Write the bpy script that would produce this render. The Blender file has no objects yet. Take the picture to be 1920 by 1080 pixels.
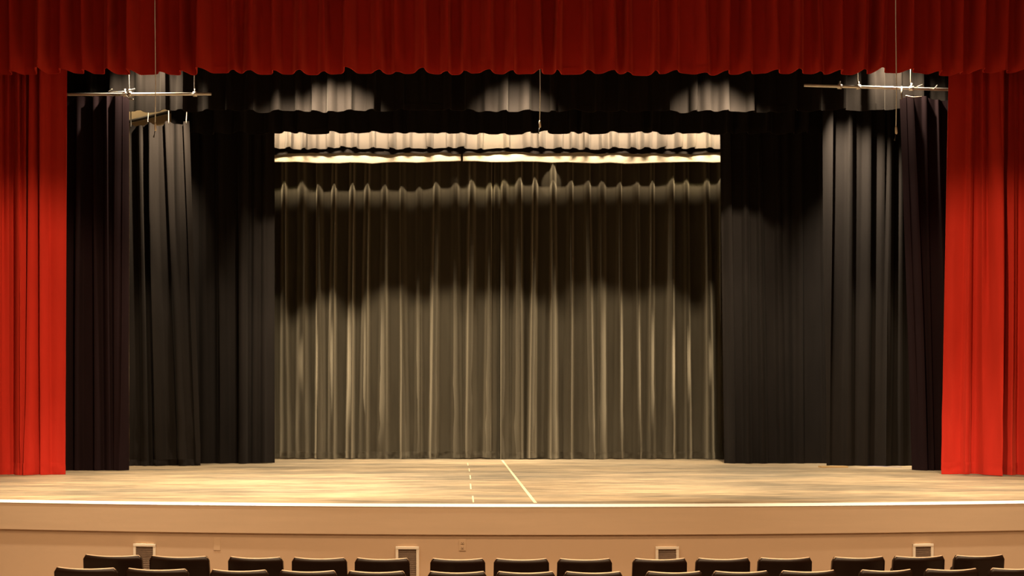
import bpy, bmesh, math, random
from mathutils import Vector, noise
random.seed(7)
SC = bpy.context.scene
COL = SC.collection

# ------------------------------------------------------------------ camera
F, VX, VY = 2560.0, 863.0, 762.0          # focal length, vanishing point (pixels of 1920x1080)
CX, CY, CZ = -0.70, -20.0, 2.20           # camera position (stage floor is at z = 1.2)
ST = 1.20
cam = bpy.data.cameras.new('camera'); cam_o = bpy.data.objects.new('camera', cam); COL.objects.link(cam_o)
cam.sensor_width = 36.0; cam.lens = F / 1920 * 36.0
cam.shift_x = (960 - VX) / 1920.0; cam.shift_y = (VY - 540) / 1920.0
cam.clip_end = 200
cam_o.location = (CX, CY, CZ); cam_o.rotation_euler = (math.pi / 2, 0, 0)
SC.camera = cam_o
def PX(px, D): return (px - VX) / F * D + CX
def PZ(py, D): return (VY - py) / F * D + CZ

# ------------------------------------------------------------------ world, lights, exposure
SC.view_settings.view_transform = 'Standard'; SC.view_settings.look = 'None'
SC.view_settings.exposure = 0.0; SC.view_settings.gamma = 1.0
SC.view_settings.use_curve_mapping = False
w = bpy.data.worlds.new('world'); SC.world = w; w.use_nodes = True
w.node_tree.nodes['Background'].inputs[0].default_value = (.012, .008, .005, 1)
WARM = (1.0, .74, .44); CREAM = (1.0, .83, .60)

def aim(o, target):
    d = Vector(target) - Vector(o.location)
    o.rotation_euler = d.to_track_quat('-Z', 'Y').to_euler()
def spot(name, loc, target, watts, deg, blend=.5, col=CREAM, r=.08):
    l = bpy.data.lights.new(name, 'SPOT'); l.energy = watts; l.color = col
    l.spot_size = math.radians(deg); l.spot_blend = blend; l.shadow_soft_size = r
    o = bpy.data.objects.new(name, l); COL.objects.link(o); o.location = loc; aim(o, target); return o
def area(name, loc, target, watts, sx, sy, col=WARM, spread=180):
    l = bpy.data.lights.new(name, 'AREA'); l.shape = 'RECTANGLE'; l.size = sx; l.size_y = sy
    l.energy = watts; l.color = col; l.spread = math.radians(spread)
    o = bpy.data.objects.new(name, l); COL.objects.link(o); o.location = loc; aim(o, target); return o

# downlights in the house ceiling
for x in (-8, -4.8, -1.6, 1.6, 4.8, 8):
    area('house_downlight', (x, -9.6, 10.2), (x, -9.9, 0), 132, .3, .3, col=(1, .68, .40), spread=110)
    area('house_downlight', (x, -14.5, 10.2), (x, -13.0, 0), 132, .3, .3, col=(1, .68, .40), spread=125)
area('valance_fill', (0, -15.5, 9.6), (0, -.4, 7.6), 90, 16, .6, col=(1, .66, .36))  # added fill strip, keeps the valance from going too dark
# front spots on the side curtains
spot('front_spot', (2.5, -16.5, 8.7), (-7.2, 0, 1.9), 9800, 21.5, .5, WARM, .1)
spot('front_spot', (-3.0, -16.5, 8.7), (7.5, 0, 1.9), 9800, 21.5, .5, WARM, .1)
# cove spots above the apron
for x, tx, wt in ((-4.4, -4.0, 8300), (0.0, -.6, 7200), (4.8, 4.6, 7200)):
    spot('apron_spot', (x, -6.6, 9.6), (tx, -3.0, ST), wt, 52, .9, CREAM, .1)
# first electric: spots just upstage of the valance, aimed up the stage
for px, wt, zt in ((620, 3200, 2.1), (965, 1400, 2.2), (1350, 2100, 2.1)):
    x = PX(px, 21.7)
    spot('electric_spot', (x, .4, 7.64), (x * .8, 6.1, zt), wt, 64, .95, CREAM, .05)
for px, wt in ((288, 700), (1665, 800)):
    x = PX(px, 21.7)
    spot('electric_spot', (x, 1.2, 7.95), (x, 1.9, ST), wt, 110, .8, CREAM, .05)
# lamps between the first border and the second legs
spot('leg_spot', (-4.9, 2.02, 7.9), (-6.0, 3.0, 5.9), 2500, 54, .9, CREAM, .05)
spot('leg_spot', (5.0, 2.02, 7.9), (6.4, 3.0, 4.7), 3000, 56, .9, (1, .86, .66), .05)
# added fill lamps behind the third legs, raking across the folds of the backdrop
spot('backdrop_fold_fill', (-5.5, 4.75, 3.3), (1.6, 6.0, 2.5), 2700, 54, 1, CREAM, .05)
spot('backdrop_fold_fill', (5.6, 4.75, 3.3), (-1.5, 6.0, 2.5), 2500, 54, 1, CREAM, .05)
# fill spots added to rake the onstage edges of the first legs
spot('leg_edge_fill', (-3.4, .85, 7.3), (-6.0, 1.12, 4.6), 260, 44, .8, CREAM, .04)
spot('leg_edge_fill', (3.7, .85, 7.3), (6.15, 1.12, 4.6), 260, 44, .8, CREAM, .04)
# added downward fill, brightens the dark middle of the stage floor
for x in (-3.4, 0.2, 3.6): spot('floor_fill', (x, .9, 7.7), (x, 2.2, ST), 1500, 84, .9, CREAM, .08)
# unseen fill added behind the backdrop, brightens the cream wall patch
area('wall_patch_fill', (-7.6, 6.9, 9.6), (-7.3, 7.6, 7.6), 40, .5, .2, col=WARM)
# third electric: strip of lamps behind the second border, washing the upper backdrop
area('border_strip_light', (.2, 4.0, 7.58), (.2, 6.1, 6.98), 270, 9.0, .10, col=CREAM, spread=44)
for px, wt in ((528, 80), (930, 150), (1305, 130)):
    x = PX(px, 25.2)
    spot('strip_lamp', (x, 4.25, 7.35), (x, 5.3, 7.15), wt, 50, .6, (1, .84, .45), .04)
spot('wedge_fill', (PX(1040, 25.6), 5.50, 6.98), (PX(1034, 26.1), 5.95, 6.56), 40, 30, .3, CREAM, .02)  # added spot in place of light leaking between the muslin pieces

# ------------------------------------------------------------------ materials
def nodes(m):
    m.use_nodes = True; nt = m.node_tree; return nt, nt.nodes, nt.links, nt.nodes['Principled BSDF']
def mat(name, col, rough=.6, metal=0.0, spec=.3, var=.12, vscale=(8, 8, 8), bump=0.0, bscale=60, sheen=0, sheen_col=None, sheen_rough=.4):
    m = bpy.data.materials.new(name); nt, N, L, b = nodes(m)
    b.inputs['Roughness'].default_value = rough; b.inputs['Metallic'].default_value = metal
    b.inputs['Specular IOR Level'].default_value = spec
    tc = N.new('ShaderNodeTexCoord'); mp = N.new('ShaderNodeMapping'); mp.inputs['Scale'].default_value = vscale
    nz = N.new('ShaderNodeTexNoise'); nz.inputs['Scale'].default_value = 1; nz.inputs['Detail'].default_value = 4
    mx = N.new('ShaderNodeMix'); mx.data_type = 'RGBA'
    mx.inputs['A'].default_value = tuple(c * (1 - var) for c in col) + (1,)
    mx.inputs['B'].default_value = tuple(min(1, c * (1 + var)) for c in col) + (1,)
    L.new(tc.outputs['Object'], mp.inputs[0]); L.new(mp.outputs[0], nz.inputs['Vector'])
    L.new(nz.outputs['Fac'], mx.inputs['Factor']); L.new(mx.outputs['Result'], b.inputs['Base Color'])
    if sheen:
        b.inputs['Sheen Weight'].default_value = sheen; b.inputs['Sheen Roughness'].default_value = sheen_rough
        b.inputs['Sheen Tint'].default_value = (sheen_col or col) + (1,)
    if bump:
        n2 = N.new('ShaderNodeTexNoise'); n2.inputs['Scale'].default_value = bscale; n2.inputs['Detail'].default_value = 3
        bp = N.new('ShaderNodeBump'); bp.inputs['Strength'].default_value = bump; bp.inputs['Distance'].default_value = .01
        L.new(tc.outputs['Object'], n2.inputs['Vector']); L.new(n2.outputs['Fac'], bp.inputs['Height']); L.new(bp.outputs[0], b.inputs['Normal'])
    return m
M = {}
M['red'] = mat('red_velour', (.44, .024, .014), .9, spec=.05, var=.15, vscale=(6, 6, 1.2), bump=.15, bscale=40, sheen=.5, sheen_col=(.9, .11, .06))
M['black'] = mat('black_velour', (.011, .0085, .007), .85, spec=.06, var=.25, vscale=(5, 5, 1.5), bump=.15, bscale=40, sheen=.05, sheen_col=(.55, .48, .40))
M['charcoal'] = mat('charcoal_velour', (.042, .034, .022), .85, spec=.08, var=.25, vscale=(7, 7, 1.0), bump=.2, bscale=30, sheen=.6, sheen_col=(.62, .52, .36), sheen_rough=.42)
M['plum'] = mat('dark_plum_velour', (.012, .006, .007), .9, spec=.05, var=.2, vscale=(5, 5, 1.5), sheen=.05, sheen_col=(.3, .15, .15))
M['taupe'] = mat('taupe_velour', (.058, .046, .036), .85, spec=.1, var=.12, vscale=(4, 4, 4), bump=.1, sheen=.15, sheen_col=(.8, .7, .6))
M['muslin'] = mat('unbleached_muslin', (.34, .285, .205), .85, spec=.1, var=.06, vscale=(3, 3, 9), bump=.1)
M['steel'] = mat('galvanised_steel', (.75, .72, .66), .35, metal=.35, spec=.5, var=.1)
M['cable'] = mat('pale_cable', (.30, .27, .23), .5, var=.05)
M['darkcable'] = mat('dark_cable', (.05, .045, .04), .5, var=.05)
M['cream_wall'] = mat('cream_painted_block', (.62, .50, .32), .7, var=.05, vscale=(1, 1, 1))
M['black_paint'] = mat('black_paint', (.02, .018, .016), .8, var=.1)
M['house_wall'] = mat('house_wall_paint', (.14, .10, .07), .8, var=.05, vscale=(1, 1, 1))
M['tan'] = mat('tan_painted_wood', (.62, .45, .30), .5, spec=.3, var=.07, vscale=(1.2, 3, 14), bump=.06, bscale=18)
M['tan_wall'] = mat('tan_painted_wall', (.58, .41, .27), .65, spec=.2, var=.04, vscale=(1.5, 1.5, 1.5), bump=.05, bscale=25)
M['white'] = mat('white_painted_edge', (.9, .88, .82), .5, var=.03)
M['frame'] = mat('white_painted_frame', (.82, .72, .58), .45, var=.03)
M['grille'] = mat('grey_brown_grille', (.27, .20, .15), .7, var=.25, vscale=(30, 30, 30))
M['plate'] = mat('tan_cover_plate', (.60, .43, .28), .45, var=.03)
M['slot'] = mat('dark_slot', (.05, .03, .02), .8)
M['carpet'] = mat('house_floor_concrete', (.30, .22, .16), .7, var=.15, vscale=(2, 2, 2))
M['seat'] = mat('dark_brown_seat_shell', (.014, .0050, .0018), .38, spec=.32, var=.2, vscale=(3, 3, 20))
M['edge'] = mat('painted_rim_light', (.80, .62, .45), .3, spec=.6, var=.15, vscale=(25, 25, 25))  # pale colour stands in for light caught along the seat tops
M['seat_metal'] = mat('dark_painted_metal', (.02, .018, .016), .4, metal=.5)
M['tape'] = mat('pale_worn_tape', (.72, .60, .40), .6, var=.25, vscale=(12, 3, 1))
M['blue'] = mat('blue_tape', (.03, .06, .35), .5)
M['ply'] = mat('raw_plywood', (.45, .30, .14), .7, var=.2, vscale=(4, 20, 20))

def stage_floor_mat():
    m = bpy.data.materials.new('worn_stage_boards'); nt, N, L, b = nodes(m)
    tc = N.new('ShaderNodeTexCoord')
    def nz(scale, detail, rough=.55):
        mp = N.new('ShaderNodeMapping'); mp.inputs['Scale'].default_value = scale
        n = N.new('ShaderNodeTexNoise'); n.inputs['Scale'].default_value = 1; n.inputs['Detail'].default_value = detail
        n.inputs['Roughness'].default_value = rough
        L.new(tc.outputs['Object'], mp.inputs[0]); L.new(mp.outputs[0], n.inputs['Vector']); return n.outputs['Fac']
    def ramp(src, a, b_, ca, cb):
        r = N.new('ShaderNodeValToRGB'); r.color_ramp.elements[0].position = a; r.color_ramp.elements[1].position = b_
        r.color_ramp.elements[0].color = ca + (1,); r.color_ramp.elements[1].color = cb + (1,)
        L.new(src, r.inputs[0]); return r.outputs[0]
    def mix(f, a, b_, mode='MIX'):
        x = N.new('ShaderNodeMix'); x.data_type = 'RGBA'; x.blend_type = mode
        if isinstance(f, float): x.inputs['Factor'].default_value = f
        else: L.new(f, x.inputs['Factor'])
        L.new(a, x.inputs['A']); L.new(b_, x.inputs['B']); return x.outputs['Result']
    blot = ramp(nz((.35, .9, 1), 5, .6), .36, .64, (.26, .22, .165), (.54, .415, .275))
    streak = ramp(nz((1.1, 16, 1), 6, .7), .3, .7, (.62, .60, .56), (1.25, 1.22, 1.15))
    c = mix(1.0, blot, streak, 'MULTIPLY')
    c = mix(1.0, c, ramp(nz((1.3, 5.5, 1), 5, .65), .34, .6, (.66, .67, .66), (1.16, 1.14, 1.1)), 'MULTIPLY')
    fine = ramp(nz((3, 60, 1), 3, .7), .35, .65, (.6, .6, .6), (1.22, 1.22, 1.22))
    c = mix(1.0, c, fine, 'MULTIPLY')
    scr = ramp(nz((.5, 30, 1), 2, .5), .70, .74, (0, 0, 0), (1, 1, 1))
    rgb = N.new('ShaderNodeRGB'); rgb.outputs[0].default_value = (.62, .5, .34, 1)
    c = mix(scr, c, rgb.outputs[0])
    L.new(c, b.inputs['Base Color'])
    b.inputs['Roughness'].default_value = .55; b.inputs['Specular IOR Level'].default_value = .25
    return m
M['stage'] = stage_floor_mat()

# ------------------------------------------------------------------ helpers
def link(name, verts, faces, m, parent=None, smooth=False):
    me = bpy.data.meshes.new(name); me.from_pydata(verts, [], faces); me.update()
    if smooth: me.polygons.foreach_set('use_smooth', [True] * len(me.polygons))
    me.materials.append(m)
    o = bpy.data.objects.new(name, me); COL.objects.link(o)
    if parent: o.parent = parent
    return o
def link_bm(name, bm, m, parent=None, smooth=False):
    bmesh.ops.recalc_face_normals(bm, faces=bm.faces)
    me = bpy.data.meshes.new(name); bm.to_mesh(me); bm.free()
    if smooth: me.polygons.foreach_set('use_smooth', [True] * len(me.polygons))
    me.materials.append(m)
    o = bpy.data.objects.new(name, me); COL.objects.link(o)
    if parent: o.parent = parent
    return o
def box(bm, x0, x1, y0, y1, z0, z1, bev=0):
    g = bmesh.ops.create_cube(bm, size=1)
    for v in g['verts']:
        v.co = Vector(((x0 + x1) / 2 + v.co.x * (x1 - x0), (y0 + y1) / 2 + v.co.y * (y1 - y0), (z0 + z1) / 2 + v.co.z * (z1 - z0)))
    if bev:
        es = list({e for v in g['verts'] for e in v.link_edges})
        bmesh.ops.bevel(bm, geom=es, offset=bev, segments=2, affect='EDGES', profile=.7)
def tube(bm, pts, r, n=8, closed_ends=True):
    pts = [Vector(p) for p in pts]; rings = []
    for i, p in enumerate(pts):
        t = (pts[min(i + 1, len(pts) - 1)] - pts[max(i - 1, 0)]).normalized()
        up = Vector((0, 0, 1)) if abs(t.z) < .9 else Vector((1, 0, 0))
        a = t.cross(up).normalized(); b = t.cross(a).normalized()
        rr = r[i] if isinstance(r, (list, tuple)) else r
        rings.append([bm.verts.new(p + a * math.cos(k * 2 * math.pi / n) * rr + b * math.sin(k * 2 * math.pi / n) * rr) for k in range(n)])
    for i in range(len(rings) - 1):
        for k in range(n):
            bm.faces.new((rings[i][k], rings[i][(k + 1) % n], rings[i + 1][(k + 1) % n], rings[i + 1][k]))
    if closed_ends: bm.faces.new(rings[0]); bm.faces.new(rings[-1])
def thing(name, label, cat, loc=(0, 0, 0), rz=0, group=None):
    o = bpy.data.objects.new(name, None); COL.objects.link(o); o.location = loc; o.rotation_euler = (0, 0, rz)
    o.empty_display_size = .2; o['label'] = label; o['category'] = cat
    if group: o['group'] = group
    return o
def tag(o, label, cat, group=None):
    o['label'] = label; o['category'] = cat
    if group: o['group'] = group
    return o
def struct(o): o['kind'] = 'structure'; return o
def sbox(name, dims, m):
    bm = bmesh.new(); box(bm, *dims); return struct(link_bm(name, bm, m))

# ------------------------------------------------------------------ the building
HX = 10.5
X0E, D0E, RE = .2, 13.92, 25.0
def edge_y(x): return D0E + (x - X0E) ** 2 / (2 * RE) + CY
def arc_band(name, off0, off1, z0, z1, m, ch=0.0):
    # a solid following the curved stage front, from off0 (front) to off1 (back)
    xs = [-HX + i * 2 * HX / 60 for i in range(61)]
    bm = bmesh.new(); rows = []
    for x in xs:
        y = edge_y(x)
        rows.append([bm.verts.new((x, y + o, z)) for o, z in ((off0, z0), (off0 + ch, z1), (off1, z1), (off1, z0))])
    for a, b in zip(rows, rows[1:]):
        for k in range(4): bm.faces.new((a[k], a[(k + 1) % 4], b[(k + 1) % 4], b[k]))
    bm.faces.new(rows[0]); bm.faces.new(rows[-1])
    return struct(link_bm(name, bm, m))
# stage deck
bm = bmesh.new(); top = []; bot = []
xs = [-HX + i * 2 * HX / 60 for i in range(61)]
for x in xs: top.append(bm.verts.new((x, edge_y(x) + .055, ST))); bot.append(bm.verts.new((x, edge_y(x) + .055, ST - .05)))
for x in reversed(xs): top.append(bm.verts.new((x, 7.6, ST))); bot.append(bm.verts.new((x, 7.6, ST - .05)))
bm.faces.new(top); bm.faces.new(list(reversed(bot)))
for i in range(len(top)):
    j = (i + 1) % len(top); bm.faces.new((top[i], bot[i], bot[j], top[j]))
struct(link_bm('stage_floor', bm, M['stage']))
arc_band('trim_1', 0, .055, ST - .026, ST + .002, M['white'], .032)     # white chamfered nosing
arc_band('trim_2', .004, .022, ST - .31, ST - .022, M['tan'])           # fascia board
arc_band('wall_stage_front', .022, .20, 0, ST - .05, M['tan_wall'])
bm = bmesh.new(); fl = []
for x in xs: fl.append(bm.verts.new((x, edge_y(x) + .1, 0)))
for x in (HX, -HX): fl.append(bm.verts.new((x, -23, 0)))
bm.faces.new(fl)
r = bmesh.ops.extrude_face_region(bm, geom=list(bm.faces))
for v in r['geom']:
    if isinstance(v, bmesh.types.BMVert): v.co.z = -.1
struct(link_bm('floor', bm, M['carpet']))
sbox('wall_stage_back', (-HX, HX, 7.6, 7.8, 0, 10.3), M['cream_wall'])
sbox('wall_stage_left', (-HX - .2, -HX, -.6, 7.8, 0, 10.3), M['cream_wall'])
sbox('wall_stage_right', (HX, HX + .2, -.6, 7.8, 0, 10.3), M['cream_wall'])
sbox('ceiling_stage', (-HX - .2, HX + .2, -.9, 7.8, 10.3, 10.5), M['black_paint'])
bm = bmesh.new()
box(bm, -HX, -9.0, -.9, -.6, ST, 10.3); box(bm, 9.0, HX, -.9, -.6, ST, 10.3); box(bm, -9.0, 9.0, -.9, -.6, 8.6, 10.3)
struct(link_bm('wall_proscenium', bm, M['house_wall']))
sbox('wall_left', (-HX - .2, -HX, -23, -.6, -.1, 10.3), M['house_wall'])
sbox('wall_right', (HX, HX + .2, -23, -.6, -.1, 10.3), M['house_wall'])
sbox('wall_rear', (-HX - .2, HX + .2, -23.2, -23, -.1, 10.3), M['house_wall'])
sbox('ceiling', (-HX - .2, HX + .2, -23.2, -.9, 10.3, 10.5), M['house_wall'])

# ------------------------------------------------------------------ drapery
def sstep(a, b, t):
    t = max(0, min(1, (t - a) / (b - a))); return t * t * (3 - 2 * t)
class Drape:
    """A pleated cloth: xl, xr are (top, bottom) edges in metres, folds are (x at top, half width, depth, drift) ridges."""
    def __init__(s, xl, xr, y, ztop, zbot, folds, seed=0, wave=.03, curl=(0, 0), crumple=0, grow=.5, sag=None, bow=0, zvar=.012, sharp=3.2, over=.3, flare=0):
        s.__dict__.update(locals()); s.rnd = random.Random(seed); s.W0 = xr[0] - xl[0]
        s.f = []
        for (x, hw, dp, dr) in folds:
            u = (x - xl[0]) / s.W0
            s.f.append((u, hw, dp, dr, s.rnd.uniform(-1, 1), s.rnd.uniform(0, 6.28), s.rnd.choice((-1, 1))))
        s.f.sort()
    def point(s, u, v, off=0.0):
        xl = s.xl[0] + (s.xl[1] - s.xl[0]) * v; xr = s.xr[0] + (s.xr[1] - s.xr[0]) * v
        W = xr - xl; x = xl + W * u
        y = s.y; dx = 0
        for (uc, hw, dp, dr, ra, ph, sg) in s.f:
            if abs(u - uc) * W > 6 * hw + .3: continue
            xc = xl + uc * W + dr * v + .012 * math.sin(ph + 3.2 * v)
            wv = hw * (1 + s.grow * (v - .4) + .15 * math.sin(ph * 2 + 2.5 * v))
            t = (x - xc) / wv
            g = math.exp(-abs(t) ** s.sharp)
            a = dp * (1 + .25 * math.sin(ph + 1.7 * v)) * (1 - s.flare * (.6 - v))
            y -= a * g; dx += sg * s.over * a * g * max(0, 1 - abs(t))
        y += s.wave * noise.noise((x * 1.7, s.seed * 3.1, v * .9)) * 1.4
        y += .010 * noise.noise((x * 9, s.seed * 5.3, v * 1.4))
        if s.curl[0]: y += s.curl[0] * math.exp(-(u * W / .10) ** 2)
        if s.curl[1]: y += s.curl[1] * math.exp(-((1 - u) * W / .10) ** 2)
        zt = s.ztop + (s.sag(u) if s.sag else 0)
        zb = s.zbot + s.zvar * noise.noise((x * 2.3, 7.7, s.seed)) + s.bow * 4 * u * (1 - u)
        z = zt + (zb - zt) * v
        if s.crumple:
            k = sstep(.70, 1.0, v) * s.crumple
            y += k * .06 * noise.noise((x * 5, z * 5.5, s.seed)) + k * .03 * noise.noise((x * 13, z * 11, s.seed + 2))
        return (x + dx, y - off, z)
    def mesh(s, name, m, parent, v0, v1, rows, off=0, thick=.006, dx=.010):
        n = max(8, int(s.W0 / dx)); V = []; Fc = []
        for j in range(rows + 1):
            v = v0 + (v1 - v0) * j / rows
            for i in range(n + 1): V.append(s.point(i / n, v, off))
        for j in range(rows):
            for i in range(n):
                a = j * (n + 1) + i; Fc.append((a, a + n + 1, a + n + 2, a + 1))
        o = link(name, V, Fc, m, parent, True)
        for e in o.data.edges:                      # keep the cloth's cut edges crisp
            a, b = (divmod(k, n + 1) for k in e.vertices)
            if (a[0] == b[0] and a[0] in (0, rows)) or (a[1] == b[1] and a[1] in (0, n)): e.use_edge_sharp = True
        md = o.modifiers.new('thickness', 'SOLIDIFY'); md.thickness = thick; md.offset = -1
        return o
def curtain(name, label, cat, d, m, hem=.12, rows=26, group=None, dx=.010):
    root = thing(name, label, cat, ((d.xl[0] + d.xr[0]) / 2, d.y, d.zbot), 0, group)
    H = d.ztop - d.zbot; vh = 1 - hem / H
    for nm, v0, v1, r, off, th in (('cloth', 0, vh, rows, 0, .006), ('hem', vh - .004 / H, 1, 3 if not d.crumple else 8, .005, .011)):
        o = d.mesh(nm, m, root, v0, v1, r, off, th, dx)
        o.matrix_parent_inverse = root.matrix_basis.inverted()
    return root
R = random.Random(3)
def folds_px(pxs, D, hw=.055, dp=.11, drift=.03, jit=.25):
    return [(PX(p, D), hw * R.uniform(1 - jit, 1 + jit), dp * R.uniform(1 - jit, 1 + jit), R.uniform(-drift, drift)) for p in pxs]

# red valance across the top
D = 19.62
vf = [-60, -18, 37, 82, 123, 163, 207, 253, 303, 343, 385, 433, 475, 520, 563, 608, 653, 703, 742, 788, 833, 877, 919, 960, 1003, 1052, 1096, 1140,
      1177, 1227, 1268, 1312, 1358, 1398, 1443, 1490, 1528, 1570, 1618, 1650, 1697, 1747, 1790, 1830, 1877, 1910, 1955, 2000]
curtain('stage_valance', 'long red pleated velour valance hanging across the whole top of the stage', 'valance',
        Drape((-8.9, -8.9), (8.9, 8.9), -.38, 10.29, PZ(139, D), folds_px(vf, D, .052, .27, .05), 1, wave=.04, grow=.55, zvar=.03, sharp=2.7, over=.12), M['red'], hem=.10, rows=16)
# red side curtains
D = 20.0
curtain('side_curtain', 'red velour curtain at the far left of the stage', 'curtain',
        Drape((-8.9, -8.9), (PX(126, D), PX(121, D)), 0, 10.29, ST + .005,
              folds_px([-150, -118, -85, -55, -25, 4, 20, 34, 48, 70, 84], D, .05, .15, .10), 2, curl=(0, .05), crumple=.5, grow=.7), M['red'], hem=.17)
curtain('side_curtain', 'red velour curtain at the far right of the stage', 'curtain',
        Drape((PX(1788, D), PX(1768, D)), (8.9, 8.9), 0, 10.29, ST + .005,
              folds_px([1828, 1842, 1854, 1868, 1880, 1893, 1908, 1925, 1945, 1975, 2005, 2030], D, .05, .15, .12), 5, curl=(.05, 0), crumple=.5, grow=.7), M['red'], hem=.17)
# first pair of black legs, hung on short pipes
D = 21.33
curtain('leg_curtain', 'black leg curtain next to the left red curtain, tied to the lit pipe', 'curtain',
        Drape((PX(60, D), PX(60, D)), (PX(240, D), PX(241, D)), D + CY, PZ(181, D), ST + .005,
              folds_px([75, 95, 120, 150, 180, 200, 224, 236], D, .05, .09, .05), 11, curl=(0, .09), grow=.3), M['plum'])
curtain('leg_curtain', 'dark plum leg curtain next to the right red curtain, under the lit pipe', 'curtain',
        Drape((PX(1690, D), PX(1713, D)), (PX(1840, D), PX(1840, D)), D + CY, PZ(184, D), ST + .005,
              folds_px([1697, 1706, 1735, 1760, 1790, 1815], D, .04, .09, .06), 12, curl=(.09, 0), grow=.3, sag=lambda u: .04 * math.sin(u * 9)), M['plum'])
# first black border
D = 21.7
b1 = [50, 90, 130, 170, 215, 262, 304, 341, 385, 430, 472, 520, 558, 588, 622, 662, 702, 745, 790, 838, 880, 912, 951, 993, 1034, 1080, 1124, 1168, 1210, 1256, 1296,
      1326, 1364, 1402, 1444, 1490, 1535, 1580, 1624, 1650, 1684, 1725, 1765, 1805, 1845]
curtain('border_curtain', 'black border curtain lit in pools, directly below the red valance', 'curtain',
        Drape((PX(30, D), PX(30, D)), (PX(1890, D), PX(1890, D)), D + CY, 10.29, PZ(209, D), folds_px(b1, D, .06, .12, .06), 21, wave=.03, grow=.3, zvar=.05), M['black'], hem=.10, rows=14)
# second pair of legs
D = 23.0
def tops(n, dip): return lambda u: -dip * abs(math.sin(u * math.pi * n)) + .05 * u
dl = Drape((PX(243, D), PX(243, D)), (PX(354, D), PX(377, D)), D + CY, PZ(231, D), ST + .005,
           folds_px([262, 283, 291, 315, 334, 347], D, .05, .09, .12), 31, curl=(0, .06), crumple=1.0, grow=.6, sag=tops(3, .07))
lc = curtain('leg_curtain', 'brownish black leg curtain hung by ties below the cream wall patch, left side', 'curtain', dl, M['black'], hem=.10)
for i in range(4):
    u = (0.02, .345, .67, .97)[i]; p = dl.point(u, 0)
    bm = bmesh.new(); tube(bm, [(p[0], p[1], p[2] - .05), (p[0] + .004, p[1] - .01, p[2] + .02), (p[0] + .02 * (i % 2), p[1], p[2] + .34)], .008, 6)
    t = link_bm('tie', bm, M['cable'], lc, True); t.matrix_parent_inverse = lc.matrix_basis.inverted(); t['label'] = 'pale cord tie'
dr_ = Drape((PX(1544, D), PX(1545, D)), (PX(1712, D), PX(1712, D)), D + CY, PZ(196, D), ST + .005,
            folds_px([1552, 1592, 1626, 1654, 1668, 1690], D, .055, .10, .08), 32, curl=(.07, 0), grow=.5)
curtain('leg_curtain', 'grey-lit black leg curtain on the right, below the end of the first border', 'curtain', dr_, M['black'], hem=.10)
# second black border
D = 23.4
b2 = list(range(330, 1600, 41))
curtain('border_curtain', 'unlit black border curtain hiding the top of the bright cream strip', 'curtain',
        Drape((PX(322, D), PX(322, D)), (PX(1600, D), PX(1600, D)), D + CY, 10.29, PZ(251, D), [(x + R.uniform(-.1, .1), a, b, c) for x, a, b, c in folds_px(b2, D, .065, .15, .05)], 22, wave=.05, grow=.3, zvar=.03), M['black'], hem=.10, rows=12)
# third pair of legs
D = 23.93
curtain('leg_curtain', 'black leg curtain at the left edge of the backdrop', 'curtain',
        Drape((PX(335, D), PX(335, D)), (PX(514, D), PX(514, D)), D + CY, 10.29, ST + .005,
              folds_px([350, 380, 408, 416, 450, 462, 486, 500], D, .05, .10, .10), 41, curl=(0, .07), grow=.5), M['black'], hem=.12)
curtain('leg_curtain', 'very dark black leg curtain at the right edge of the backdrop', 'curtain',
        Drape((PX(1347, D), PX(1359, D)), (PX(1575, D), PX(1575, D)), D + CY, 10.29, ST + .005,
              folds_px([1356, 1390, 1416, 1450, 1474, 1500, 1540], D, .05, .10, .10), 42, curl=(.07, 0), grow=.5), M['black'], hem=.12)
# third border, flooded with light
D = 25.26
b3 = [470, 494, 522, 547, 572, 590, 615, 642, 668, 698, 735, 766, 806, 840, 870, 905, 950, 985, 1012, 1050, 1080, 1105, 1130, 1150, 1185, 1212, 1240, 1270, 1298, 1330, 1360, 1400]
curtain('border_curtain', 'brightly lit cream border curtain above the straight muslin edge', 'curtain',
        Drape((PX(450, D), PX(450, D)), (PX(1420, D), PX(1420, D)), D + CY, 10.29, PZ(279, D), folds_px(b3, D, .05, .17, .05), 23, wave=.02, grow=.3, zvar=.04), M['taupe'], hem=.08, rows=10)
# narrow black border right behind it
D = 25.36
curtain('border_curtain', 'black border curtain showing as a thin dark line under the cream one', 'curtain',
        Drape((PX(450, D), PX(450, D)), (PX(1420, D), PX(1420, D)), D + CY, 10.29, PZ(288, D), folds_px(range(470, 1420, 37), D, .07, .03, .05), 24, wave=.005, grow=.3, zvar=.05), M['black'], hem=.08, rows=10)
# muslin drop, two pieces with a pipe in the bottom pocket
D = 25.42
def drop(x0, x1, label, seed):
    root = thing('muslin_drop', label, 'curtain', ((x0 + x1) / 2, D + CY, PZ(300, D)), 0, None)
    d = Drape((x0, x0), (x1, x1), D + CY, 10.29, PZ(301, D), [], seed, wave=.015, zvar=.03, bow=-.03)
    o = d.mesh('cloth', M['muslin'], root, 0, 1, 30, dx=.05); o.matrix_parent_inverse = root.matrix_basis.inverted()
    bm = bmesh.new(); tube(bm, [d.point(i / 20, 1, .0) for i in range(21)], .018, 8)
    o = link_bm('bottom_pocket', bm, M['muslin'], root, True); o.matrix_parent_inverse = root.matrix_basis.inverted()
drop(PX(450, D), PX(864, D), 'left piece of the cream muslin drop above the backdrop', 51)
drop(PX(868, D), PX(1420, D), 'right piece of the cream muslin drop above the backdrop', 52)
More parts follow.
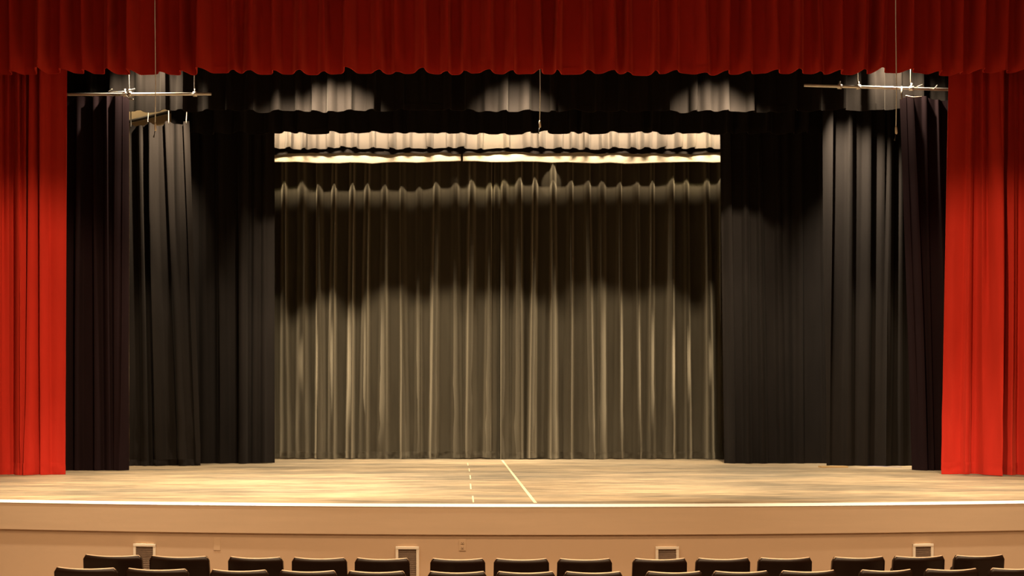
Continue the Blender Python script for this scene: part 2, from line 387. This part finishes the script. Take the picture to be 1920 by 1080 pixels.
# back curtain, two halves
D = 26.12
bl = [490, 505, 532, 565, 596, 630, 662, 693, 723, 755, 789, 821, 853, 887, 918, 934]
br = [945, 974, 1005, 1035, 1069, 1097, 1131, 1160, 1192, 1223, 1257, 1284, 1320, 1345, 1375, 1400]
curtain('backdrop_curtain', 'left half of the pleated charcoal backdrop curtain at the rear', 'curtain',
        Drape((PX(480, D), PX(480, D)), (PX(941, D), PX(938, D)), D + CY, 10.29, ST + .01, folds_px(bl, D, .055, .19, .08), 61, wave=.05, crumple=.9, grow=1.1, zvar=.02, over=.12, sharp=2.4, flare=.9), M['charcoal'], hem=.13, rows=34)
curtain('backdrop_curtain', 'right half of the pleated charcoal backdrop curtain at the rear', 'curtain',
        Drape((PX(938, D), PX(938, D)), (PX(1410, D), PX(1410, D)), D + CY - .12, 10.29, ST + .01, folds_px(br, D, .055, .19, .08), 62, wave=.05, crumple=.6, grow=1.1, zvar=.02, over=.12, sharp=2.4, flare=.9), M['charcoal'], hem=.13, rows=34)

# ------------------------------------------------------------------ pipes and cables over the wings
def pipe_thing(label, a, b, cables, clamps, sock):
    root = thing('pipe_batten', label, 'pipe', a)
    inv = Vector(a)
    def put(name, bm, m): return link_bm(name, bm, m, root, True)
    def rel(p): return Vector(p) - inv
    bm = bmesh.new(); tube(bm, [rel(a), rel(b)], .024, 12); put('pipe', bm, M['steel'])
    d = Vector(b) - Vector(a)
    for t, top in cables:
        p = Vector(a) + d * t
        bm = bmesh.new(); tube(bm, [rel(p), rel((p.x - .01, p.y, p.z + .12)), rel((p.x + top, p.y, 10.3))], [.014, .009, .007], 6); put('hanging_cable', bm, M['cable'])
    for t in clamps:
        p = Vector(a) + d * t; u = d.normalized()
        bm = bmesh.new(); tube(bm, [rel(p - u * .03), rel(p + u * .03)], .040, 10)
        tube(bm, [rel(p), rel((p.x, p.y - .01, p.z + .08))], .014, 6); put('pipe_clamp', bm, M['steel'])
    for pts in sock:
        bm = bmesh.new(); tube(bm, [rel(q) for q in pts], .010, 6); put('rope_end', bm, M['cable'])
D = 21.16; Y1 = D + CY
z = PZ(175, D)
pipe_thing('bright steel pipe hanging over the left wing', (PX(60, D), Y1, z - .02), (PX(396, D), Y1, z - .01),
           [(.545, -.06), (.91, 0)], [.545, .91, .52],
           [[(PX(238, D), Y1 - .03, z - .02), (PX(240, D), Y1 - .05, PZ(183, D)), (PX(244, D), Y1 - .05, PZ(187, D)), (PX(252, D), Y1 - .05, PZ(188, D))],
            [(PX(238, D), Y1 - .03, z + .01), (PX(246, D), Y1 - .04, PZ(170, D)), (PX(254, D), Y1 - .04, PZ(168, D))],
            [(PX(236, D), Y1 - .03, z), (PX(222, D), Y1 - .04, PZ(181, D)), (PX(208, D), Y1 - .04, PZ(178, D))],
            [(PX(236, D), Y1 - .03, z + .02), (PX(215, D), Y1 - .04, PZ(174, D)), (PX(205, D), Y1 - .04, PZ(172, D)), (PX(212, D), Y1 - .04, PZ(168, D))]])
pipe_thing('bright steel pipe hanging over the right wing', (PX(1508, D), Y1, PZ(160, D)), (PX(1840, D), Y1, PZ(170, D)),
           [(.305, -.02), (.605, -.02)], [.305, .605, .2],
           [[(PX(1718, D), Y1 - .03, PZ(164, D)), (PX(1728, D), Y1 - .04, PZ(160, D))],
            [(PX(1750, D), Y1 - .03, PZ(168, D)), (PX(1756, D), Y1 - .04, PZ(161, D))],
            [(PX(1690, D), Y1 - .03, PZ(163, D)), (PX(1688, D), Y1 - .05, PZ(176, D)), (PX(1689, D), Y1 - .05, PZ(188, D))],
            [(PX(1696, D), Y1 - .05, PZ(181, D)), (PX(1710, D), Y1 - .06, PZ(184, D)), (PX(1726, D), Y1 - .06, PZ(183, D))]])
# dark beam on the cream back wall
D = 27.555
bm = bmesh.new(); tube(bm, [(PX(200, D), D + CY, PZ(238, D)), (PX(330, D), D + CY, PZ(207, D))], .035, 8)
tag(link_bm('conduit', bm, M['darkcable'], None, True), 'dark sloping conduit on the cream wall above the left tied leg', 'conduit')
# hanging microphones
def mic(px, D, py, label, up=10.3):
    zb = PZ(py, D); root = thing('hanging_microphone', label, 'microphone', (PX(px, D), D + CY, zb))
    bm = bmesh.new(); tube(bm, [(0, 0, .10), (.006, 0, .6), (-.004, 0, 1.6), (-.01, 0, up - zb)], .006, 6); link_bm('cable', bm, M['white'], root, True)
    bm = bmesh.new(); tube(bm, [(0, 0, .10), (0, 0, .08), (.005, 0, .0), (.006, 0, -.012)], [.006, .014, .016, .006], 10); link_bm('capsule', bm, M['frame'], root, True)
    bm = bmesh.new(); tube(bm, [(-.004, 0, -.012), (-.012, 0, -.06), (-.02, 0, -.10)], [.005, .005, .012], 8); link_bm('weight', bm, M['darkcable'], root, True)
mic(291, 18.9, 244, 'small microphone hanging on a thin cable over the left wing')
mic(1680, 18.9, 250, 'small microphone hanging on a thin cable over the right wing')
mic(1012, 20.6, 238, 'small microphone hanging at the middle below the red valance')

# ------------------------------------------------------------------ marks on the stage floor
def strip(name, pts, wd, label, m=M['tape']):
    bm = bmesh.new()
    for (a, b) in pts:
        a = Vector((a[0], a[1], ST)); b = Vector((b[0], b[1], ST)); t = (b - a).normalized(); s = Vector((-t.y, t.x, 0)) * wd / 2
        vs = [bm.verts.new(p + q + Vector((0, 0, h))) for h in (0, .0015) for p, q in ((a, -s), (a, s), (b, s), (b, -s))]
        for f in ((3, 2, 1, 0), (4, 5, 6, 7), (0, 1, 5, 4), (1, 2, 6, 5), (2, 3, 7, 6), (3, 0, 4, 7)): bm.faces.new([vs[i] for i in f])
    return tag(link_bm(name, bm, m), label, 'tape')
def FP(px, py):                       # a point on the stage floor
    Dd = F * (CZ - ST) / (py - VY); return (PX(px, Dd), Dd + CY)
strip('floor_tape', [(FP(941.5, 863), FP(1004, 943))], .035, 'pale worn tape line running up the middle of the stage floor')
for i, (a, b) in enumerate((((877, 868), (877.6, 873)), ((879.5, 878), (880.2, 884)), ((881.4, 891), (882.2, 898)), ((882, 907), (883, 917)), ((886.3, 930), (887.6, 942)))):
    strip('floor_tape', [(FP(*a), FP(*b))], .016,
          ('farthest', 'second farthest', 'middle', 'second nearest', 'nearest')[i] + ' dash of the short tape line left of the central tape')
strip('floor_tape', [(FP(1620, 873.5), FP(1690, 875.5))], .05, 'blue tape strip on the floor below the right grey-lit leg curtain', M['blue'])
bm = bmesh.new(); box(bm, -.22, .22, -.10, .10, 0, .025, .003)
o = link_bm('board', bm, M['ply']); o.location = (*FP(1562, 876.5), ST); tag(o, 'small offcut of raw board at the foot of the right grey-lit leg', 'board')

# ------------------------------------------------------------------ stage front: vents, outlet, plate
def front_frame(px):
    x = PX(px, 14.1); 
    for _ in range(4): x = PX(px, edge_y(x) - CY + .022)
    return x, edge_y(x) + .022, math.atan((x - X0E) / RE)
def vent(px, wpx, py, label):
    x, y, a = front_frame(px); D = y - CY; wd = wpx / F * D; zt = PZ(py, D); h = .62
    root = thing('wall_vent', label, 'vent', (x, y, zt - h), a, 'vents along the stage front')
    fw = .028
    bm = bmesh.new()
    box(bm, -wd / 2, -wd / 2 + fw, -.022, 0, 0, h, .004); box(bm, wd / 2 - fw, wd / 2, -.022, 0, 0, h, .004)
    box(bm, -wd / 2, wd / 2, -.024, 0, h - fw, h, .004); box(bm, -wd / 2, wd / 2, -.022, 0, 0, fw, .004)
    link_bm('frame', bm, M['frame'], root)
    bm = bmesh.new(); box(bm, -wd / 2 + fw * .8, wd / 2 - fw * .8, -.006, 0, fw * .8, h - fw * .8)
    for i in range(28):
        z_ = fw + .01 + i * (h - 2 * fw - .02) / 27; box(bm, -wd / 2 + fw, wd / 2 - fw, -.011, -.006, z_ - .004, z_ + .004)
    link_bm('grille', bm, M['grille'], root)
vent(272, 44, 1019.5, 'white framed vent rising behind the gap of the two leftmost front seats')
vent(764, 44, 1024.5, 'white framed vent whose right side shows whole in a seat gap')
vent(1250.5, 44, 1024.5, 'white framed vent right of centre, over a seat back')
vent(1729.5, 41, 1019.5, 'white framed vent near the right end of the stage front')
x, y, a = front_frame(867); D = y - CY
root = thing('electrical_outlet', 'tan double outlet on the stage front below the centre', 'outlet', (x, y, PZ(1022, D)), a)
bm = bmesh.new(); box(bm, -.036, .036, -.006, 0, -.058, .058, .003); link_bm('cover_plate', bm, M['plate'], root)
for s in (-1, 1):
    bm = bmesh.new(); box(bm, -.017, .017, -.010, -.005, s * .024 - .014, s * .024 + .014, .004); so = link_bm('socket', bm, M['plate'], root)
    bm = bmesh.new(); box(bm, -.009, -.006, -.0112, -.009, s * .024 - .003, s * .024 + .007); box(bm, .006, .009, -.0112, -.009, s * .024 - .003, s * .024 + .007)
    box(bm, -.003, .003, -.0112, -.009, s * .024 - .011, s * .024 - .006); link_bm('slot', bm, M['slot'], so)
x, y, a = front_frame(407); D = y - CY
bm = bmesh.new(); box(bm, -.036, .036, -.003, 0, -.065, .065, .001); o = link_bm('cover_plate', bm, M['plate']); o.location = (x, y, PZ(1020, D)); o.rotation_euler[2] = a
tag(o, 'blank tan cover plate on the stage front, left part', 'cover plate')

# ------------------------------------------------------------------ seats
def shell(wd, z0, z1, lean, curve, th, dip, cr):
    """curved seat back: rounded outline, bowed towards the stage at both ends"""
    nx, nz_ = 24, 12; bm = bmesh.new(); fr = []; bk = []
    for j in range(nz_ + 1):
        v = j / nz_; ra, rb = [], []
        for i in range(nx + 1):
            u = i / nx * 2 - 1
            half = wd / 2 * (1.035 - .035 * v)
            zz = z0 + (z1 - z0) * v
            dz = z1 - zz
            if dz < cr: half -= cr - math.sqrt(max(0, cr * cr - (cr - dz) ** 2))
            x_ = u * half; z_ = zz - dip * v * (1 - u * u)
            y_ = curve * u * u - lean * v
            ra.append(bm.verts.new((x_, y_ - th / 2, z_))); rb.append(bm.verts.new((x_, y_ + th / 2, z_)))
        fr.append(ra); bk.append(rb)
    for G, fl_ in ((fr, 0), (bk, 1)):
        for j in range(nz_):
            for i in range(nx):
                q = (G[j][i], G[j][i + 1], G[j + 1][i + 1], G[j + 1][i]); bm.faces.new(q if not fl_ else q[::-1])
    rim_f = fr[0] + [r_[-1] for r_ in fr[1:]] + fr[-1][-2::-1] + [r_[0] for r_ in fr[-2:0:-1]]
    rim_b = bk[0] + [r_[-1] for r_ in bk[1:]] + bk[-1][-2::-1] + [r_[0] for r_ in bk[-2:0:-1]]
    for i in range(len(rim_f)):
        j = (i + 1) % len(rim_f); bm.faces.new((rim_f[i], rim_b[i], rim_b[j], rim_f[j]))
    es = [e for e in bm.edges if len(e.link_faces) == 2 and e.calc_face_angle(0) > 1.0]
    bmesh.ops.bevel(bm, geom=es, offset=.015, segments=4, affect='EDGES', profile=.5)
    return bm
def make_seat():
    root = thing('theater_seat', '', 'seat')
    link_bm('backrest', shell(.49, .42, .872, .06, .055, .040, .010, .022), M['seat'], root, True)
    n = 28; P = []  # strip added along the top edge as a painted highlight
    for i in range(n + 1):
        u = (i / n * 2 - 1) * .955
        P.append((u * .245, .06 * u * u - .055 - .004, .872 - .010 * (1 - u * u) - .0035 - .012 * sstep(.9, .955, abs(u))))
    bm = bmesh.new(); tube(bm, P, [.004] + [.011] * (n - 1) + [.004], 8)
    o = link_bm('rim_highlight', bm, M['edge'], root, True); o['label'] = 'pale strip painted as light caught on the top edge'
    # tip-up seat pan, folded
    bm = shell(.42, .40, .78, .02, .03, .05, .004, .06)
    for v in bm.verts: v.co.y += .10
    link_bm('seat_pan', bm, M['seat'], root, True)
    for s in (-1, 1):
        bm = bmesh.new(); box(bm, s * .222 - .014, s * .222 + .014, -.02, .16, 0.02, .50, .008)
        box(bm, s * .222 - .03, s * .222 + .03, -.06, .22, 0, .02, .006)
        link_bm('standard', bm, M['seat_metal'], root)
    return root
def copy_seat(src):
    r_ = src.copy(); COL.objects.link(r_)
    for ch in list(src.children):
        c = ch.copy(); COL.objects.link(c); c.parent = r_
    return r_
ROW1 = [(155.5, 268), (280, 393), (428, 531), (547.5, 650.5), (665.5, 768), (807, 909.5), (926, 1029), (1045, 1147), (1186, 1287.5), (1304, 1406), (1420.5, 1522), (1559, 1659), (1672.5, 1771.5), (1786, 1884)]
ROW2 = [(101, 222), (235, 355), (394, 504), (523.5, 632), (651, 761), (802, 912), (930, 1041), (1057, 1167), (1210, 1317), (1335, 1442), (1461.5, 1568), (1609.5, 1712), (1731, 1835), (1852, 1955)]
L1 = ['leftmost front-row seat, before the left vent', 'front-row seat just right of the left vent', 'front-row seat just right of and below the blank cover plate',
      'fourth front-row seat from the left', 'front-row seat overlapping the second vent on the left', 'front-row seat under the wall outlet',
      'front-row seat below the central floor tape', 'front-row seat third right of the second vent', 'front-row seat under the vent right of centre',
      'front-row seat next right of the third vent', 'front-row seat second to the right of the third vent', 'front-row seat third from the right end',
      'front-row seat under the rightmost vent', 'rightmost front-row seat, past the last vent']
names2 = ['leftmost', 'second from left', 'third from left', 'fourth from left', 'fifth from left', 'sixth from left', 'seventh from left', 'seventh from right',
          'sixth from right', 'fifth from right', 'fourth from right', 'third from right', 'second from right', 'rightmost']
proto = None
for row, (data, D0, Rr) in enumerate(((ROW1, 11.92, 26.0), (ROW2, 10.98, 27.0))):
    for i, (a, b) in enumerate(data):
        pc = (a + b) / 2; x = PX(pc, D0)
        for _ in range(4):
            Dd = D0 + (x - .1) ** 2 / (2 * Rr); x = PX(pc, Dd)
        if proto is None: s = proto = make_seat()
        else: s = copy_seat(proto)
        rz = math.atan((x - .1) / Rr)
        s.location = (x, Dd + CY, 0); s.rotation_euler = (0, 0, rz)
        s.scale = ((b - a) / F * Dd / .49 / math.cos(rz), 1, 1)
        s['label'] = ('dark brown ' + L1[i]) if row == 0 else 'dark brown seat in the nearer cut-off row, ' + names2[i]
        s['group'] = 'front row of seats' if row == 0 else 'second row of seats'
